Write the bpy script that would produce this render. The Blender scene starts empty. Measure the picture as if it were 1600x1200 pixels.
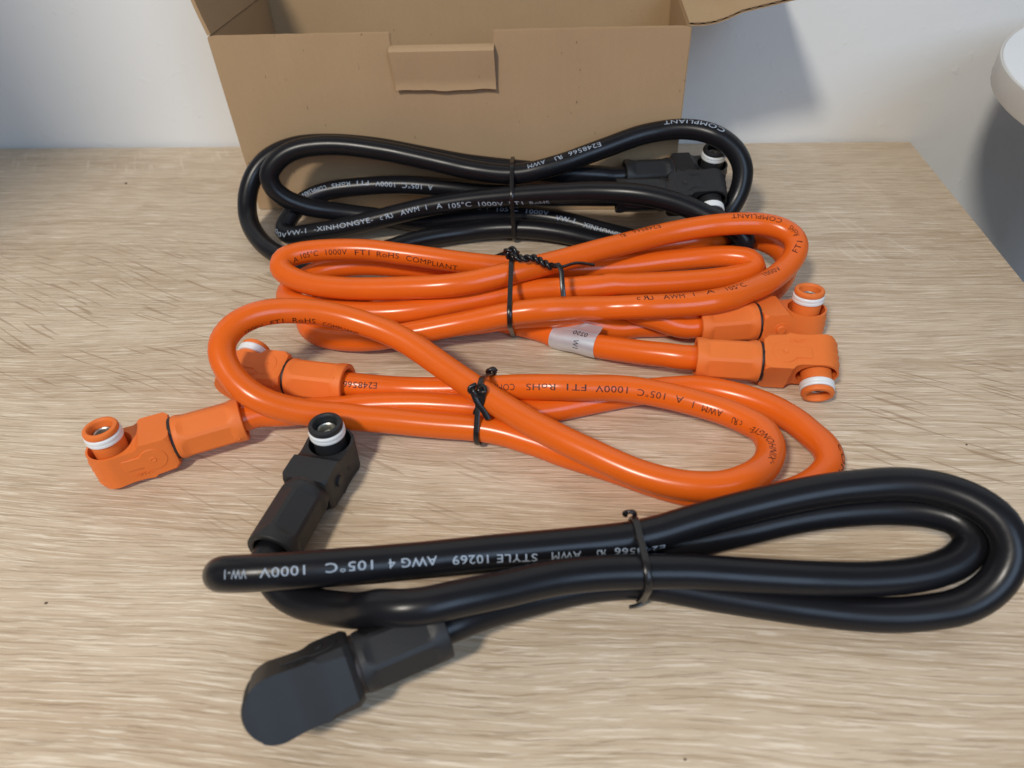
import bpy, bmesh, math, random
from mathutils import Vector, Matrix
random.seed(7)
S = bpy.context.scene
COL = S.collection
R = math.radians

# ------------------------------------------------------------------ camera
cam_data = bpy.data.cameras.new('camera')
cam_data.sensor_width = 36.0
cam_data.lens = 36.0 * 1112.0 / 1600.0
cam_data.clip_start = 0.01
cam_data.clip_end = 50.0
cam = bpy.data.objects.new('camera', cam_data)
COL.objects.link(cam)
right = Vector((0.9958, 0.0808, -0.0424)); up = Vector((-0.0223, 0.6656, 0.7460)); fwd = Vector((-0.0885, 0.7420, -0.6646))
up = up.normalized(); back = (-fwd).normalized(); right = up.cross(back).normalized(); up = back.cross(right).normalized()
m = Matrix((right, up, back)).transposed().to_4x4()
m.translation = Vector((0, 0, 0.225))
cam.matrix_world = m
cam_data.dof.use_dof = True
cam_data.dof.focus_distance = 0.335
cam_data.dof.aperture_fstop = 11.0
S.camera = cam

# ------------------------------------------------------------------ light: a warm room lamp from the left front, a bluish window from the right, dim room
world = bpy.data.worlds.new('World'); S.world = world; world.use_nodes = True
bg = world.node_tree.nodes['Background']
bg.inputs['Color'].default_value = (0.80, 0.86, 1.0, 1)
bg.inputs['Strength'].default_value = 0.17
lamp = bpy.data.lights.new('room_lamp', 'POINT'); lamp.energy = 56.0; lamp.color = (1.0, 0.93, 0.83); lamp.shadow_soft_size = 0.085
lo = bpy.data.objects.new('room_lamp', lamp); lo.location = (-0.45, -0.62, 1.12); COL.objects.link(lo)
win = bpy.data.lights.new('window_light', 'AREA'); win.energy = 10.0; win.color = (0.52, 0.72, 1.0); win.shape = 'RECTANGLE'; win.size = 0.7; win.size_y = 0.9
wo = bpy.data.objects.new('window_light', win); wo.location = (0.65, -1.05, 0.95); COL.objects.link(wo)
wo.rotation_euler = (Vector((0.0, 0.3, 0.0)) - wo.location).to_track_quat('-Z', 'Y').to_euler()
S.view_settings.view_transform = 'Standard'; S.view_settings.look = 'None'; S.view_settings.exposure = 0.0; S.view_settings.gamma = 1.0
S.view_settings.use_curve_mapping = False

# ------------------------------------------------------------------ materials
def new_mat(name):
    mt = bpy.data.materials.new(name); mt.use_nodes = True
    nt = mt.node_tree; return mt, nt, nt.nodes['Principled BSDF']
def N(nt, kind, **kw):
    n = nt.nodes.new(kind)
    for k, v in kw.items():
        if k in n.inputs.keys() if hasattr(n.inputs, 'keys') else False: n.inputs[k].default_value = v
        else: setattr(n, k, v)
    return n
def noise(nt, vec, scale, detail=4.0, rough=0.55, dist=0.0):
    n = nt.nodes.new('ShaderNodeTexNoise'); n.inputs['Scale'].default_value = scale; n.inputs['Detail'].default_value = detail
    n.inputs['Roughness'].default_value = rough; n.inputs['Distortion'].default_value = dist
    nt.links.new(vec, n.inputs['Vector']); return n.outputs['Fac']
def mapping(nt, vec, scale=(1, 1, 1), rot=(0, 0, 0), loc=(0, 0, 0)):
    n = nt.nodes.new('ShaderNodeMapping'); n.inputs['Scale'].default_value = scale; n.inputs['Rotation'].default_value = rot; n.inputs['Location'].default_value = loc
    nt.links.new(vec, n.inputs['Vector']); return n.outputs['Vector']
def ramp(nt, fac, stops):
    n = nt.nodes.new('ShaderNodeValToRGB'); cr = n.color_ramp
    while len(cr.elements) < len(stops): cr.elements.new(0.5)
    for e, (p, c) in zip(cr.elements, stops):
        e.position = p; e.color = (c, c, c, 1) if isinstance(c, (int, float)) else (*c, 1)
    nt.links.new(fac, n.inputs['Fac']); return n.outputs['Color']
def mix(nt, fac, a, b, blend='MIX'):
    n = nt.nodes.new('ShaderNodeMix'); n.data_type = 'RGBA'; n.blend_type = blend
    for s, v in ((n.inputs[0], fac), (n.inputs[6], a), (n.inputs[7], b)):
        if isinstance(v, (int, float)): s.default_value = v
        elif isinstance(v, tuple): s.default_value = (*v, 1)
        else: nt.links.new(v, s)
    return n.outputs[2]
def math_(nt, op, a, b=0.0, c=None):
    n = nt.nodes.new('ShaderNodeMath'); n.operation = op
    for s, v in zip(n.inputs, (a, b, c)):
        if v is None: continue
        if isinstance(v, (int, float)): s.default_value = v
        else: nt.links.new(v, s)
    return n.outputs[0]
def bump(nt, bsdf, h, strength, dist):
    n = nt.nodes.new('ShaderNodeBump'); n.inputs['Strength'].default_value = strength; n.inputs['Distance'].default_value = dist
    nt.links.new(h, n.inputs['Height']); nt.links.new(n.outputs['Normal'], bsdf.inputs['Normal'])
def coord(nt, which='Object'):
    return nt.nodes.new('ShaderNodeTexCoord').outputs[which]

def plastic(name, col, rough, spec=0.5, var=0.06, scale=400.0, bmp=0.0, rvar=0.08):
    mt, nt, b = new_mat(name); v = coord(nt)
    n1 = noise(nt, v, 35.0, 3.0)
    dark = tuple(c * (1 - var) for c in col); lite = tuple(min(1, c * (1 + var)) for c in col)
    nt.links.new(ramp(nt, n1, [(0.3, dark), (0.7, lite)]), b.inputs['Base Color'])
    n2 = noise(nt, v, scale, 4.0)
    nt.links.new(math_(nt, 'MULTIPLY_ADD', n2, 2 * rvar, rough - rvar), b.inputs['Roughness'])
    b.inputs['Specular IOR Level'].default_value = spec
    if bmp: bump(nt, b, n2, bmp, 0.0003)
    return mt
M = {}
M['orange_jacket'] = plastic('orange_jacket', (0.78, 0.130, 0.010), 0.24, 0.40, 0.04, 120, 0.0, 0.05)
M['orange_housing'] = plastic('orange_housing', (0.80, 0.185, 0.034), 0.5, 0.3, 0.04, 1500, 0.10)
M['black_jacket'] = plastic('black_jacket', (0.0085, 0.0085, 0.0105), 0.3, 0.30, 0.15, 120, 0.0, 0.06)
M['black_housing'] = plastic('black_housing', (0.0165, 0.017, 0.0185), 0.5, 0.42, 0.12, 1500, 0.12)
M['seal_rubber'] = plastic('seal_rubber', (0.02, 0.012, 0.010), 0.5)
M['gasket'] = plastic('gasket_white', (0.80, 0.82, 0.82), 0.35, 0.5, 0.02)
M['tie'] = plastic('tie_plastic', (0.012, 0.010, 0.010), 0.28, 0.5, 0.1)
M['white_ink'] = plastic('white_ink', (0.36, 0.42, 0.50), 0.5, 0.3, 0.18, 900)
M['black_ink'] = plastic('dark_ink', (0.055, 0.012, 0.006), 0.5, 0.3, 0.1, 900)
M['label_ink'] = plastic('label_ink', (0.02, 0.02, 0.022), 0.6, 0.3)
M['crumb'] = plastic('crumb_brown', (0.07, 0.045, 0.03), 0.8, 0.2)
mt, nt, b = new_mat('contact_metal'); b.inputs['Base Color'].default_value = (0.50, 0.49, 0.45, 1); b.inputs['Metallic'].default_value = 1.0; b.inputs['Roughness'].default_value = 0.42; M['metal'] = mt
mt, nt, b = new_mat('silver_label'); v = coord(nt)
nt.links.new(ramp(nt, noise(nt, mapping(nt, v, (60, 60, 60)), 1.0, 2), [(0.35, (0.62, 0.65, 0.70)), (0.7, (0.76, 0.78, 0.82))]), b.inputs['Base Color'])
b.inputs['Metallic'].default_value = 0.55; b.inputs['Roughness'].default_value = 0.36; M['label'] = mt

def cardboard(name, col):
    mt, nt, b = new_mat(name); v = coord(nt)
    n1 = noise(nt, v, 12.0, 5.0, 0.6); n2 = noise(nt, mapping(nt, v, (1, 1, 0.35)), 1500.0, 3.0, 0.7)
    base = ramp(nt, n1, [(0.3, tuple(c * 0.93 for c in col)), (0.7, tuple(c * 1.06 for c in col))])
    w = nt.nodes.new('ShaderNodeTexWave'); w.wave_type = 'BANDS'; w.bands_direction = 'X'; w.inputs['Scale'].default_value = 55.0; w.inputs['Distortion'].default_value = 0.6; w.inputs['Detail'].default_value = 2.0
    nt.links.new(v, w.inputs['Vector'])
    base = mix(nt, 0.10, base, ramp(nt, n2, [(0.3, tuple(c * 0.6 for c in col)), (0.7, tuple(min(1, c * 1.35) for c in col))]))
    fleck = ramp(nt, noise(nt, mapping(nt, v, (1, 1, 0.6)), 420.0, 1.0, 0.5), [(0.765, 0.0), (0.80, 1.0)])
    base = mix(nt, math_(nt, 'MULTIPLY', fleck, 0.6), base, tuple(c * 0.3 for c in col))
    sc = ramp(nt, noise(nt, mapping(nt, v, (9, 9, 2.2)), 1.0, 6.0, 0.7), [(0.60, 0.0), (0.72, 1.0)])
    base = mix(nt, math_(nt, 'MULTIPLY', sc, 0.30), base, tuple(min(1, c * 1.3) for c in col))
    nt.links.new(base, b.inputs['Base Color'])
    b.inputs['Roughness'].default_value = 0.82; b.inputs['Specular IOR Level'].default_value = 0.25
    h = math_(nt, 'ADD', math_(nt, 'MULTIPLY', w.outputs['Fac'], 0.55), math_(nt, 'MULTIPLY', n2, 0.5))
    bump(nt, b, h, 0.16, 0.0006)
    return mt
M['cardboard'] = cardboard('cardboard', (0.425, 0.285, 0.160))
M['cardboard_in'] = cardboard('cardboard_inside', (0.425, 0.288, 0.158))

mt, nt, b = new_mat('wall_paint'); v = coord(nt)
n1 = noise(nt, v, 3.0, 3.0); n2 = noise(nt, v, 55.0, 4.0, 0.6); n3 = noise(nt, v, 16.0, 2.0, 0.5, 0.8)
nt.links.new(ramp(nt, n1, [(0.3, (0.78, 0.79, 0.78)), (0.7, (0.82, 0.82, 0.80))]), b.inputs['Base Color'])
b.inputs['Roughness'].default_value = 0.75; b.inputs['Specular IOR Level'].default_value = 0.3
lumps = ramp(nt, noise(nt, v, 120.0, 2.0, 0.5), [(0.66, 0.0), (0.80, 1.0)])
bump(nt, b, math_(nt, 'ADD', math_(nt, 'ADD', math_(nt, 'MULTIPLY', n2, 0.5), math_(nt, 'MULTIPLY', n3, 0.8)), math_(nt, 'MULTIPLY', lumps, 0.30)), 0.6, 0.0013)
M['wall'] = mt
M['floor'] = plastic('floor_brown', (0.10, 0.07, 0.05), 0.6, 0.3, 0.2)
M['white_laminate'] = plastic('white_laminate', (0.78, 0.80, 0.81), 0.4, 0.4, 0.02)
M['white_edge'] = plastic('white_edge_band', (0.60, 0.58, 0.54), 0.5, 0.4, 0.04)

# oak laminate: grain along X, pale and brown streaks, slanting ray flecks
mt, nt, b = new_mat('oak_laminate'); v = coord(nt)
def warp(vec, pre, scale, amp):
    w = nt.nodes.new('ShaderNodeTexNoise'); w.inputs['Scale'].default_value = scale; w.inputs['Detail'].default_value = 2.0
    nt.links.new(mapping(nt, vec, pre), w.inputs['Vector'])
    q = nt.nodes.new('ShaderNodeVectorMath'); q.operation = 'MULTIPLY_ADD'; nt.links.new(w.outputs['Color'], q.inputs[0]); q.inputs[1].default_value = amp; nt.links.new(vec, q.inputs[2]); return q.outputs[0]
def rotated(vec, deg, sc, loc=(0, 0, 0)):
    return mapping(nt, mapping(nt, vec, (1, 1, 1), (0, 0, R(deg))), sc, (0, 0, 0), loc)
big = warp(v, (0.5, 1.0, 1.0), 8.0, (0.0, 0.034, 0.0))
fine = warp(big, (1.0, 1.6, 1.0), 110.0, (0.0012, 0.0009, 0.0))
broad = noise(nt, mapping(nt, big, (2.4, 30.0, 1.0)), 1.0, 3.0, 0.5)
base = ramp(nt, broad, [(0.30, (0.497, 0.367, 0.243)), (0.44, (0.551, 0.419, 0.286)), (0.47, (0.618, 0.491, 0.349)), (0.70, (0.673, 0.544, 0.397))])
mid = noise(nt, mapping(nt, fine, (9.0, 420.0, 1.0)), 1.0, 5.0, 0.65)
base = mix(nt, 0.5, base, ramp(nt, mid, [(0.34, (0.452, 0.332, 0.213)), (0.5, (0.618, 0.486, 0.344)), (0.66, (0.717, 0.590, 0.440))]))
pn = noise(nt, mapping(nt, fine, (40.0, 1400.0, 1.0)), 1.0, 3.0, 0.6)
pale = ramp(nt, pn, [(0.55, 0.0), (0.60, 1.0)])
base = mix(nt, math_(nt, 'MULTIPLY', pale, 0.7), base, (0.871, 0.761, 0.610))
pore = ramp(nt, noise(nt, rotated(fine, -1.5, (34.0, 1250.0, 1.0), (3.1, 7.7, 0)), 1.0, 3.0, 0.6), [(0.575, 0.0), (0.625, 1.0)])
base = mix(nt, math_(nt, 'MULTIPLY', pore, 0.55), base, (0.375, 0.254, 0.150))
vein = ramp(nt, noise(nt, rotated(big, 1.5, (4.0, 480.0, 1.0), (9.0, 2.2, 0)), 1.0, 2.0, 0.5), [(0.60, 0.0), (0.625, 1.0), (0.67, 0.3)])
base = mix(nt, math_(nt, 'MULTIPLY', vein, 0.45), base, (0.385, 0.249, 0.141))
def blob(c, sc):
    mp = mapping(nt, v, (1 / sc[0], 1 / sc[1], 0), (0, 0, 0), (-c[0] / sc[0], -c[1] / sc[1], 0))
    ln = nt.nodes.new('ShaderNodeVectorMath'); ln.operation = 'LENGTH'; nt.links.new(mp, ln.inputs[0])
    return ramp(nt, math_(nt, 'ADD', ln.outputs['Value'], math_(nt, 'MULTIPLY_ADD', noise(nt, v, 14.0, 2.0), 0.7, -0.35)), [(0.65, 1.0), (1.0, 0.0)])
fmask = math_(nt, 'MAXIMUM', math_(nt, 'MAXIMUM', blob((-0.27, 0.305), (0.19, 0.085)), blob((0.19, 0.225), (0.11, 0.055))), math_(nt, 'MULTIPLY', blob((-0.10, 0.19), (0.09, 0.04)), 0.7))
fl = noise(nt, rotated(big, 25.0, (27.0, 640.0, 1.0)), 1.0, 0.5, 0.4)
fleck = ramp(nt, fl, [(0.645, 0.0), (0.68, 1.0)])
base = mix(nt, math_(nt, 'MULTIPLY', math_(nt, 'MULTIPLY', fleck, fmask), 0.55), base, (0.298, 0.181, 0.101))
cross = ramp(nt, noise(nt, rotated(v, 62.0, (30.0, 330.0, 1.0)), 1.0, 1.0, 0.4), [(0.63, 0.0), (0.70, 1.0)])
cmask = math_(nt, 'MAXIMUM', blob((0.17, 0.41), (0.09, 0.07)), blob((-0.36, 0.50), (0.16, 0.03)))
base = mix(nt, math_(nt, 'MULTIPLY', math_(nt, 'MULTIPLY', cross, cmask), 0.35), base, (0.816, 0.703, 0.561))
nt.links.new(base, b.inputs['Base Color'])
nt.links.new(math_(nt, 'MULTIPLY_ADD', mid, 0.25, 0.36), b.inputs['Roughness']); b.inputs['Specular IOR Level'].default_value = 0.35
bump(nt, b, math_(nt, 'SUBTRACT', math_(nt, 'ADD', math_(nt, 'MULTIPLY', mid, 0.5), math_(nt, 'MULTIPLY', pn, 0.8)), math_(nt, 'MULTIPLY', pore, 0.8)), 0.5, 0.0004)
M['oak'] = mt

# ------------------------------------------------------------------ object helpers
def obj(name, me, mat, parent=None, loc=(0, 0, 0), mats=None):
    o = bpy.data.objects.new(name, me); COL.objects.link(o)
    if parent is not None:
        o.parent = parent
    o.location = loc
    if mat is not None:
        if not me.materials: me.materials.append(None)
        o.material_slots[0].link = 'OBJECT'; o.material_slots[0].material = M[mat]
    return o
def tag(o, label, cat, group=None):
    o['label'] = label; o['category'] = cat
    if group: o['group'] = group
    return o
def thing(name, loc, label, cat, group=None):
    o = bpy.data.objects.new(name, None); COL.objects.link(o); o.location = loc; o.empty_display_size = 0.02
    return tag(o, label, cat, group)
def mesh_from(verts, faces, name='mesh', smooth=False):
    me = bpy.data.meshes.new(name); me.from_pydata([tuple(p) for p in verts], [], faces); me.validate(); me.update()
    bm = bmesh.new(); bm.from_mesh(me); bmesh.ops.recalc_face_normals(bm, faces=bm.faces); bm.to_mesh(me); bm.free()
    if smooth:
        for p in me.polygons: p.use_smooth = True
    return me
def sharpen(me, ang=30):
    for p in me.polygons: p.use_smooth = True
    me.set_sharp_from_angle(angle=R(ang))
    return me
def bevelled_box(x0, x1, y0, y1, z0, z1, bev=0.0005, seg=2):
    bm = bmesh.new(); bmesh.ops.create_cube(bm, size=1.0)
    for q in bm.verts: q.co = Vector(((x0 + x1) / 2 + q.co.x * (x1 - x0), (y0 + y1) / 2 + q.co.y * (y1 - y0), (z0 + z1) / 2 + q.co.z * (z1 - z0)))
    if bev: bmesh.ops.bevel(bm, geom=list(bm.edges), offset=bev, segments=seg, affect='EDGES')
    me = bpy.data.meshes.new('box'); bm.to_mesh(me); bm.free(); return sharpen(me, 40)
def prism(poly, axis, a, b, bev=0.0, seg=2):
    """polygon (2D, metres) extruded along an axis from a to b; axis 'y': poly is (x,z); axis 'z': poly is (x,y)"""
    def P(p, t): return (p[0], t, p[1]) if axis == 'y' else (p[0], p[1], t)
    n = len(poly); verts = [P(p, a) for p in poly] + [P(p, b) for p in poly]
    faces = [tuple(range(n)), tuple(range(n, 2 * n))] + [(i, (i + 1) % n, n + (i + 1) % n, n + i) for i in range(n)]
    me = mesh_from(verts, faces, 'prism')
    if bev:
        bm = bmesh.new(); bm.from_mesh(me); bmesh.ops.bevel(bm, geom=list(bm.edges), offset=bev, segments=seg, affect='EDGES', clamp_overlap=True); bm.to_mesh(me); bm.free()
    return me
def lathe(profile, seg=40, close=False):
    """profile of (r, z) in metres about Z"""
    verts, faces = [], []
    n = len(profile)
    for i in range(seg):
        a = 2 * math.pi * i / seg
        for r, z in profile: verts.append((r * math.cos(a), r * math.sin(a), z))
    for i in range(seg):
        j = (i + 1) % seg
        for k in range(n if close else n - 1):
            l = (k + 1) % n; faces.append((i * n + k, j * n + k, j * n + l, i * n + l))
    me = mesh_from(verts, faces, 'lathe')
    bm = bmesh.new(); bm.from_mesh(me); bmesh.ops.remove_doubles(bm, verts=bm.verts, dist=1e-6); bmesh.ops.recalc_face_normals(bm, faces=bm.faces); bm.to_mesh(me); bm.free()
    return sharpen(me, 35)
def move_mesh(me, mat):
    me.transform(mat); return me
def join_meshes(meshes):
    bm = bmesh.new()
    for q in meshes: bm.from_mesh(q)
    me = bpy.data.meshes.new('joined'); bm.to_mesh(me); bm.free(); return me

def catmull(pts, step):
    P = [pts[0] * 2 - pts[1]] + pts + [pts[-1] * 2 - pts[-2]]; out = []
    for i in range(1, len(P) - 2):
        p0, p1, p2, p3 = P[i - 1:i + 3]; k = max(1, int(round((p2 - p1).length / step)))
        for q in range(k):
            t = q / k
            out.append(0.5 * ((2 * p1) + (p2 - p0) * t + (2 * p0 - 5 * p1 + 4 * p2 - p3) * t * t + (3 * p1 - p0 - 3 * p2 + p3) * t ** 3))
    out.append(pts[-1].copy()); return out
def tangents(P):
    n = len(P); return [(P[min(i + 1, n - 1)] - P[max(i - 1, 0)]).normalized() for i in range(n)]
def tube_mesh(P, rad, seg=24, cap=True, flat=None):
    """round tube (or, with flat=(half width, half thickness, width vector), a strip)"""
    T = tangents(P); verts, faces = [], []
    nrm = None
    for i, (p, t) in enumerate(zip(P, T)):
        if flat:
            wv = flat[2] if isinstance(flat[2], Vector) else flat[2][i]
            a = (wv - t * wv.dot(t)).normalized(); b_ = t.cross(a)
        else:
            if nrm is None: nrm = t.orthogonal().normalized()
            nrm = (nrm - t * nrm.dot(t)).normalized(); a, b_ = nrm, t.cross(nrm)
        for k in range(seg):
            an = 2 * math.pi * k / seg; ca, sa = math.cos(an), math.sin(an)
            if flat:
                e = 0.55
                u = math.copysign(abs(ca) ** e, ca) * flat[0]; w = math.copysign(abs(sa) ** e, sa) * flat[1]
            else:
                rr = rad[i] if isinstance(rad, list) else rad
                u, w = ca * rr, sa * rr
            verts.append(p + a * u + b_ * w)
    n = len(P)
    for i in range(n - 1):
        for k in range(seg):
            l = (k + 1) % seg; faces.append((i * seg + k, i * seg + l, (i + 1) * seg + l, (i + 1) * seg + k))
    if cap: faces += [tuple(range(seg)), tuple(range((n - 1) * seg, n * seg))]
    me = mesh_from(verts, faces, 'tube'); return sharpen(me, 50)

# text as flat geometry ----------------------------------------------------
_gl = {}
def text_mesh(s, bold=0.0):
    """triangulated outline of a string: x from 0, cap height 1, returns (verts, faces, width)"""
    if s in _gl: return _gl[s]
    if s in ('@', '#'):                       # the slanting mirrored component mark, with or without its small c
        parts = []; x = 0.0
        if s == '@': parts.append(('c', 0.0, 1, 0.0)); x = 0.72
        parts.append(('R', x, -1, 0.0)); parts.append(('U', x + 0.66, 1, 0.0))
        V, Fc = [], []
        for ch, ox, sg, _ in parts:
            v_, f_, w_ = text_mesh(ch); o = len(V)
            for q in v_:
                xx = q[0] if sg > 0 else w_ - q[0]
                V.append((ox + xx - (0.28 * q[1] if ch != 'c' else 0) + (0.28 if ch != 'c' else 0), q[1]))
            Fc += [tuple(o + i for i in f) for f in f_]
        wd = max(q[0] for q in V); _gl[s] = (V, Fc, wd); return _gl[s]
    cu = bpy.data.curves.new('t', 'FONT'); cu.body = s; cu.size = 1.0; cu.offset = bold; cu.resolution_u = 3; cu.space_character = 1.06
    o = bpy.data.objects.new('t', cu); COL.objects.link(o)
    dg = bpy.context.evaluated_depsgraph_get(); me = bpy.data.meshes.new_from_object(o.evaluated_get(dg))
    bpy.data.objects.remove(o); bpy.data.curves.remove(cu)
    bm = bmesh.new(); bm.from_mesh(me); bpy.data.meshes.remove(me)
    cap = 0.729
    for q in bm.verts: q.co = q.co / cap
    for k in range(-1, 6):
        bmesh.ops.bisect_plane(bm, geom=list(bm.verts) + list(bm.edges) + list(bm.faces), plane_co=(0, k * 0.2 + 0.1, 0), plane_no=(0, 1, 0))
    bmesh.ops.remove_doubles(bm, verts=bm.verts, dist=1e-4)
    bm.verts.index_update(); xs = [q.co.x for q in bm.verts] or [0.0]; x0 = min(xs)
    V = [(q.co.x - x0, q.co.y) for q in bm.verts]; Fc = [tuple(q.index for q in f.verts) for f in bm.faces]
    wd = max(xs) - x0; bm.free(); _gl[s] = (V, Fc, wd); return _gl[s]

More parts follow.
